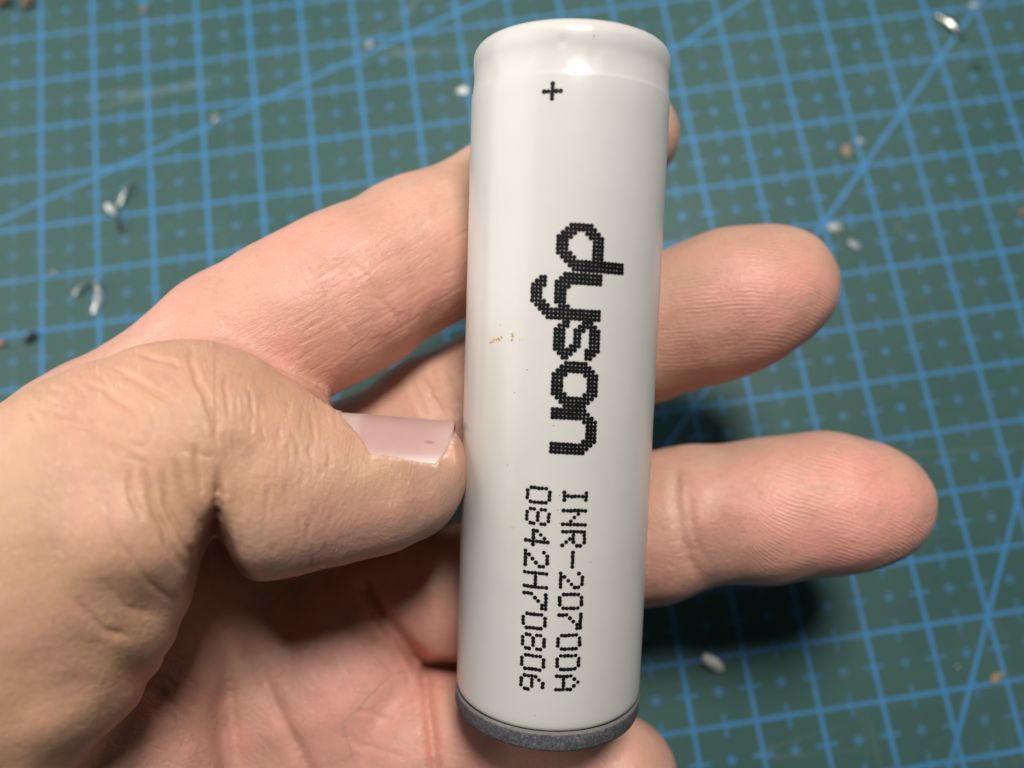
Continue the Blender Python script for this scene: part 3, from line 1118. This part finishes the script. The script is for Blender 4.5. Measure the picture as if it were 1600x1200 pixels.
# ---- thumb nail
def nail_material():
    g = NT('nail_plate')
    t = g.attr('along')
    c = g.mix(g.ramp(t, 0.24, 0.33), (0.59, 0.48, 0.43, 1), (0.51, 0.325, 0.305, 1))
    c = g.mix(g.ramp(t, 0.72, 0.97, 0, 0.6), c, (0.58, 0.42, 0.36, 1))
    c = g.mix(g.ramp(g.noise(300, 3, 0.5), 0.35, 0.7, 0, 0.3), c, (0.56, 0.38, 0.35, 1))
    mk = g.math('ADD', g.math('POWER', g.math('DIVIDE', g.math('SUBTRACT', t, 0.80), 0.045), 2.0), g.math('POWER', g.math('DIVIDE', g.math('SUBTRACT', g.attr('across'), 0.80), 0.035), 2.0))
    c = g.mix(g.ramp(mk, 0.2, 1.2, 0.5, 0.0), c, (0.30, 0.10, 0.13, 1))
    g.link(c, g.b.inputs['Base Color'])
    g.b.inputs['Roughness'].default_value = 0.36
    g.b.inputs['Subsurface Weight'].default_value = 0.3
    g.b.inputs['Subsurface Radius'].default_value = (1, 0.5, 0.4)
    g.b.inputs['Subsurface Scale'].default_value = 0.0008
    g.link(g.bump(g.noise(700, 2, 0.5), 0.00003, 0.4), g.b.inputs['Normal'])
    return g.m


nu, nv = 30, 36
NV, NA, NP_ = [], [], []
for side in (0, 1):
    for i in range(nu + 1):
        for j in range(nv + 1):
            ph = -NAIL_A + 2 * NAIL_A * j / nv
            a, b = float(nail_root(ph)), float(nail_tip(ph))
            t = a + (b - a) * i / nu
            r = NAIL_R - 0.05 - 0.30 * side + 0.05 * math.sin(i / nu * math.pi)
            NV.append(NAIL_C[0] + n_ax * t + (n_up * math.cos(ph) + n_sd * math.sin(ph)) * r)
            NA.append(t / NAIL_L)
            NP_.append(ph)
NF_ = []
row = nv + 1
off = (nu + 1) * row
for i in range(nu):
    for j in range(nv):
        a = i * row + j
        NF_.append((a, a + 1, a + row + 1, a + row))
        NF_.append((off + a, off + a + row, off + a + row + 1, off + a + 1))
for i in range(nu):
    for j in (0, nv):
        a = i * row + j
        NF_.append((a, a + row, off + a + row, off + a))
for j in range(nv):
    for i in (0, nu):
        a = i * row + j
        NF_.append((a, a + 1, off + a + 1, off + a))
nail = mesh_obj('thumbnail', W(np.array(NV)), NF_, nail_material(), hand)
at = nail.data.attributes.new('along', 'FLOAT', 'POINT')
at.data.foreach_set('value', np.array(NA, np.float32))
at = nail.data.attributes.new('across', 'FLOAT', 'POINT')
at.data.foreach_set('value', np.array(NP_, np.float32))
tag(nail, 'pale pink thumbnail with a white half-moon at its root')

# ------------------------------------------------------------------ crumbs and offcuts lying on the mat
def on_mat(px, py):
    d = G(px, py, 1.0)
    s = (T0 @ Q[:, 2]) / (d @ Q[:, 2])
    p = W(d * s)
    return p[0], p[1]


M_CLEAR = NT('clear_plastic')
M_CLEAR.b.inputs['Base Color'].default_value = (0.78, 0.80, 0.78, 1)
M_CLEAR.b.inputs['Roughness'].default_value = 0.12
M_CLEAR.b.inputs['Transmission Weight'].default_value = 0.8
M_CLEAR.b.inputs['IOR'].default_value = 1.45
M_CLEAR = M_CLEAR.m
M_PALE = plain('pale_plastic', (0.36, 0.39, 0.38), 0.35)
M_WHITE = plain('white_plastic', (0.80, 0.80, 0.78), 0.25)
M_BRIGHT = plain('bright_white_plastic', (0.92, 0.92, 0.92), 0.2)
M_DARK = plain('dark_rubber_and_shadow', (0.030, 0.024, 0.028), 0.6)  # for the rubber crumb and the strip that mimics a shadow
M_BROWN = plain('brown_crumb', (0.17, 0.12, 0.075), 0.8)
M_TAN = plain('tan_crumb', (0.30, 0.22, 0.14), 0.7)
M_PINK = plain('pink_plastic', (0.62, 0.22, 0.22), 0.5)
M_TIN = plain('tinned_wire', (0.80, 0.78, 0.72), 0.22, 1.0)
M_GREEN = plain('dark_green_crumb', (0.010, 0.060, 0.045), 0.5)


def lump(name, px, py, size, mat, seed, rot=0.0, rough=0.6):
    """an irregular crumb, size = (length, width, height) in mm, resting on the mat"""
    rs = np.random.RandomState(seed)
    n, mrows = 14, 9
    V, Fc = [], []
    ks = rs.normal(size=(6, 3)) * 2.2
    ph = rs.uniform(0, 6.28, 6)
    for i in range(mrows):
        th = math.pi * i / (mrows - 1)
        for j in range(n):
            a = 2 * math.pi * j / n
            d = np.array([math.sin(th) * math.cos(a), math.sin(th) * math.sin(a), math.cos(th)])
            r = 1 + rough * float(np.sin(ks @ d + ph).sum()) / 3.5
            V.append(d * r * np.array(size) / 2)
    V = np.array(V)
    for i in range(mrows - 1):
        for j in range(n):
            j2 = (j + 1) % n
            Fc.append((i * n + j, (i + 1) * n + j, (i + 1) * n + j2, i * n + j2))
    c, s = math.cos(rot), math.sin(rot)
    V = np.stack([V[:, 0] * c - V[:, 1] * s, V[:, 0] * s + V[:, 1] * c, V[:, 2] - V[:, 2].min()], 1) / 1000
    ob = mesh_obj(name, V, Fc, mat)
    x, y = on_mat(px, py)
    ob.location = (x, y, 0.00002)
    return ob


def ribbon(name, path, width, thick, mat):
    """a curled strip: path of (px, py, height mm, tilt deg)"""
    pts = []
    for px, py, hz, tl in path:
        x, y = on_mat(px, py)
        pts.append((x * 1000, y * 1000, hz, tl))
    fine = []
    P = np.array(pts)
    m_ = len(P) - 1
    for i in range(m_):
        p0, p1, p2, p3 = P[max(i - 1, 0)], P[i], P[i + 1], P[min(i + 2, m_)]
        for k in range(8):
            t = k / 8
            fine.append(0.5 * ((2 * p1) + (p2 - p0) * t + (2 * p0 - 5 * p1 + 4 * p2 - p3) * t * t + (3 * p1 - p0 - 3 * p2 + p3) * t ** 3))
    fine.append(P[-1])
    fine = np.array(fine)
    o_ = fine[0, :2].copy()
    V, Fc = [], []
    for i, q in enumerate(fine):
        d = fine[min(i + 1, len(fine) - 1)] - fine[max(i - 1, 0)]
        d = d[:3] / np.linalg.norm(d[:3])
        side = np.cross(d, [0, 0, 1.0])
        side /= max(np.linalg.norm(side), 1e-6)
        up = np.cross(side, d)
        a = math.radians(q[3])
        s2, u2 = side * math.cos(a) + up * math.sin(a), up * math.cos(a) - side * math.sin(a)
        taper = 0.55 + 0.45 * math.sin(math.pi * (0.12 + 0.76 * i / (len(fine) - 1)))
        for sx, sy in ((-1, -1), (1, -1), (1, 1), (-1, 1)):
            V.append(q[:3] - np.array([o_[0], o_[1], 0]) + s2 * sx * width / 2 * taper + u2 * sy * thick / 2)
    for i in range(len(fine) - 1):
        for k in range(4):
            k2 = (k + 1) % 4
            Fc.append((i * 4 + k, i * 4 + k2, i * 4 + 4 + k2, i * 4 + 4 + k))
    Fc += [(3, 2, 1, 0), tuple(len(V) - 4 + k for k in range(4))]
    V = np.array(V)
    V[:, 2] -= V[:, 2].min()
    ob = mesh_obj(name, V / 1000, Fc, mat)
    ob.location = (o_[0] / 1000, o_[1] / 1000, 0.00002)
    return ob


tag(ribbon('plastic_offcut', [(118, 462, 0.9, 20), (130, 452, 1.4, 50), (148, 440, 1.2, 70), (158, 452, 0.9, 60), (156, 474, 0.8, 30), (148, 490, 0.5, 10)], 1.3, 0.15, M_CLEAR), 'curled clear plastic offcut on the mat at the far left', 'plastic offcut')
tag(lump('plastic_crumb', 177, 330, (2.2, 1.2, 1.3), M_WHITE, 3, 2.0), 'small whitish crumb with a clear sliver beside it, upper left', 'crumb')
tag(ribbon('sliver_or_shadow', [(188, 322, 0.5, 10), (196, 305, 1.0, 30), (205, 288, 0.7, 50)], 1.3, 0.15, M_CLEAR), 'clear plastic sliver above the whitish crumb, upper left', 'plastic offcut')
tag(ribbon('sliver_or_shadow', [(184, 340, 0.7, 80), (190, 352, 0.9, 80), (188, 364, 0.4, 80)], 0.7, 0.2, M_DARK), 'thin dark strip standing in for the shadow below the whitish crumb', 'shadow strip')  # dark strip laid where the crumb's shadow falls
tag(lump('rubber_crumb', 50, 528, (2.0, 1.4, 1.2), M_DARK, 5, 0.9), 'dark oval crumb beside the index finger at the left edge', 'crumb')
tag(lump('plastic_crumb', 3, 539, (1.6, 1.0, 0.8), M_PINK, 6, 0.2), 'pink crumb at the left edge of the picture', 'crumb')
tag(lump('dirt_crumb', 12, 4, (3.4, 2.2, 1.6), M_BROWN, 7, 0.6), 'brown dirt crumb in the top left corner, the left one', 'crumb', 'dirt crumbs in the corner')
tag(lump('dirt_crumb', 46, 6, (2.6, 2.0, 1.4), M_BROWN, 8, 2.0), 'brown dirt crumb in the top left corner, the right one', 'crumb', 'dirt crumbs in the corner')
tag(lump('dirt_crumb', 227, 18, (1.1, 1.3, 0.5), M_TAN, 9, 1.0), 'tiny tan crumb on a grid line near the top left', 'crumb')
tag(lump('plastic_flake', 724, 142, (2.1, 1.4, 0.5), M_WHITE, 10, 0.4), 'pale flake touching the left edge of the cell near its top', 'flake')
tag(lump('plastic_flake', 336, 185, (2.0, 1.0, 0.25), M_CLEAR, 11, 1.2), 'clear flake lying on the slanting line, upper left', 'flake')
tag(lump('plastic_flake', 579, 70, (1.6, 1.0, 0.3), M_PALE, 12, 1.0), 'pale flake on the slanting line near the top', 'flake')
tag(lump('plastic_drop', 82, 425, (1.0, 0.8, 0.5), M_CLEAR, 13), 'tiny clear drop above the curled offcut', 'drop')
tag(ribbon('wire_clipping', [(1464, 25, 0.5, 0), (1476, 36, 0.9, 12), (1490, 49, 0.9, 18), (1503, 62, 0.5, 8)], 1.05, 0.5, M_TIN), 'shiny tinned wire clipping in the upper right', 'wire clipping')
tag(lump('plastic_flake', 1304, 357, (1.9, 2.2, 0.4), M_PALE, 15, 0.8), 'pale fluffy flake just above the middle fingertip', 'flake')
tag(lump('plastic_flake', 1332, 383, (2.4, 1.4, 0.4), M_PALE, 16, -0.6), 'thin pale flake right of the middle fingertip', 'flake')
tag(ribbon('metal_shaving', [(1096, 1026, 1.6, -25), (1107, 1032, 2.2, -30), (1117, 1040, 1.8, -25), (1122, 1050, 0.8, -10)], 2.0, 0.35, M_BRIGHT), 'bright white shaving beside the dark shadow right of the cell', 'shaving')
tag(lump('plastic_flake', 1521, 9, (1.8, 1.4, 0.4), M_PALE, 18), 'pale flake on the slanting line in the top right corner', 'flake')
tag(lump('plastic_flake', 1558, 1058, (2.4, 1.0, 0.2), M_TAN, 19, 0.3), 'dull tan smear-like flake at the lower right', 'flake')
tag(lump('dirt_crumb', 1597, 333, (1.0, 1.2, 0.6), M_TAN, 20), 'tiny tan crumb at the right edge', 'crumb')
tag(lump('plastic_flake', 1322, 236, (1.8, 1.6, 0.25), M_TAN, 21, 0.5), 'dull tan flake amid the grid above the middle finger', 'flake')
tag(lump('plastic_flake', 1344, 222, (1.5, 1.3, 0.25), M_PALE, 22, 0.9), 'pale bluish flake amid the grid above the middle finger', 'flake')
tag(lump('rubber_crumb', 1522, 104, (2.2, 1.1, 0.2), M_GREEN, 23, -0.9), 'dark green smear-like crumb below the wire clipping', 'crumb')
tag(lump('plastic_drop', 1494, 1042, (0.9, 0.8, 0.4), M_CLEAR, 24), 'tiny clear drop among the ticks at the lower right', 'drop')
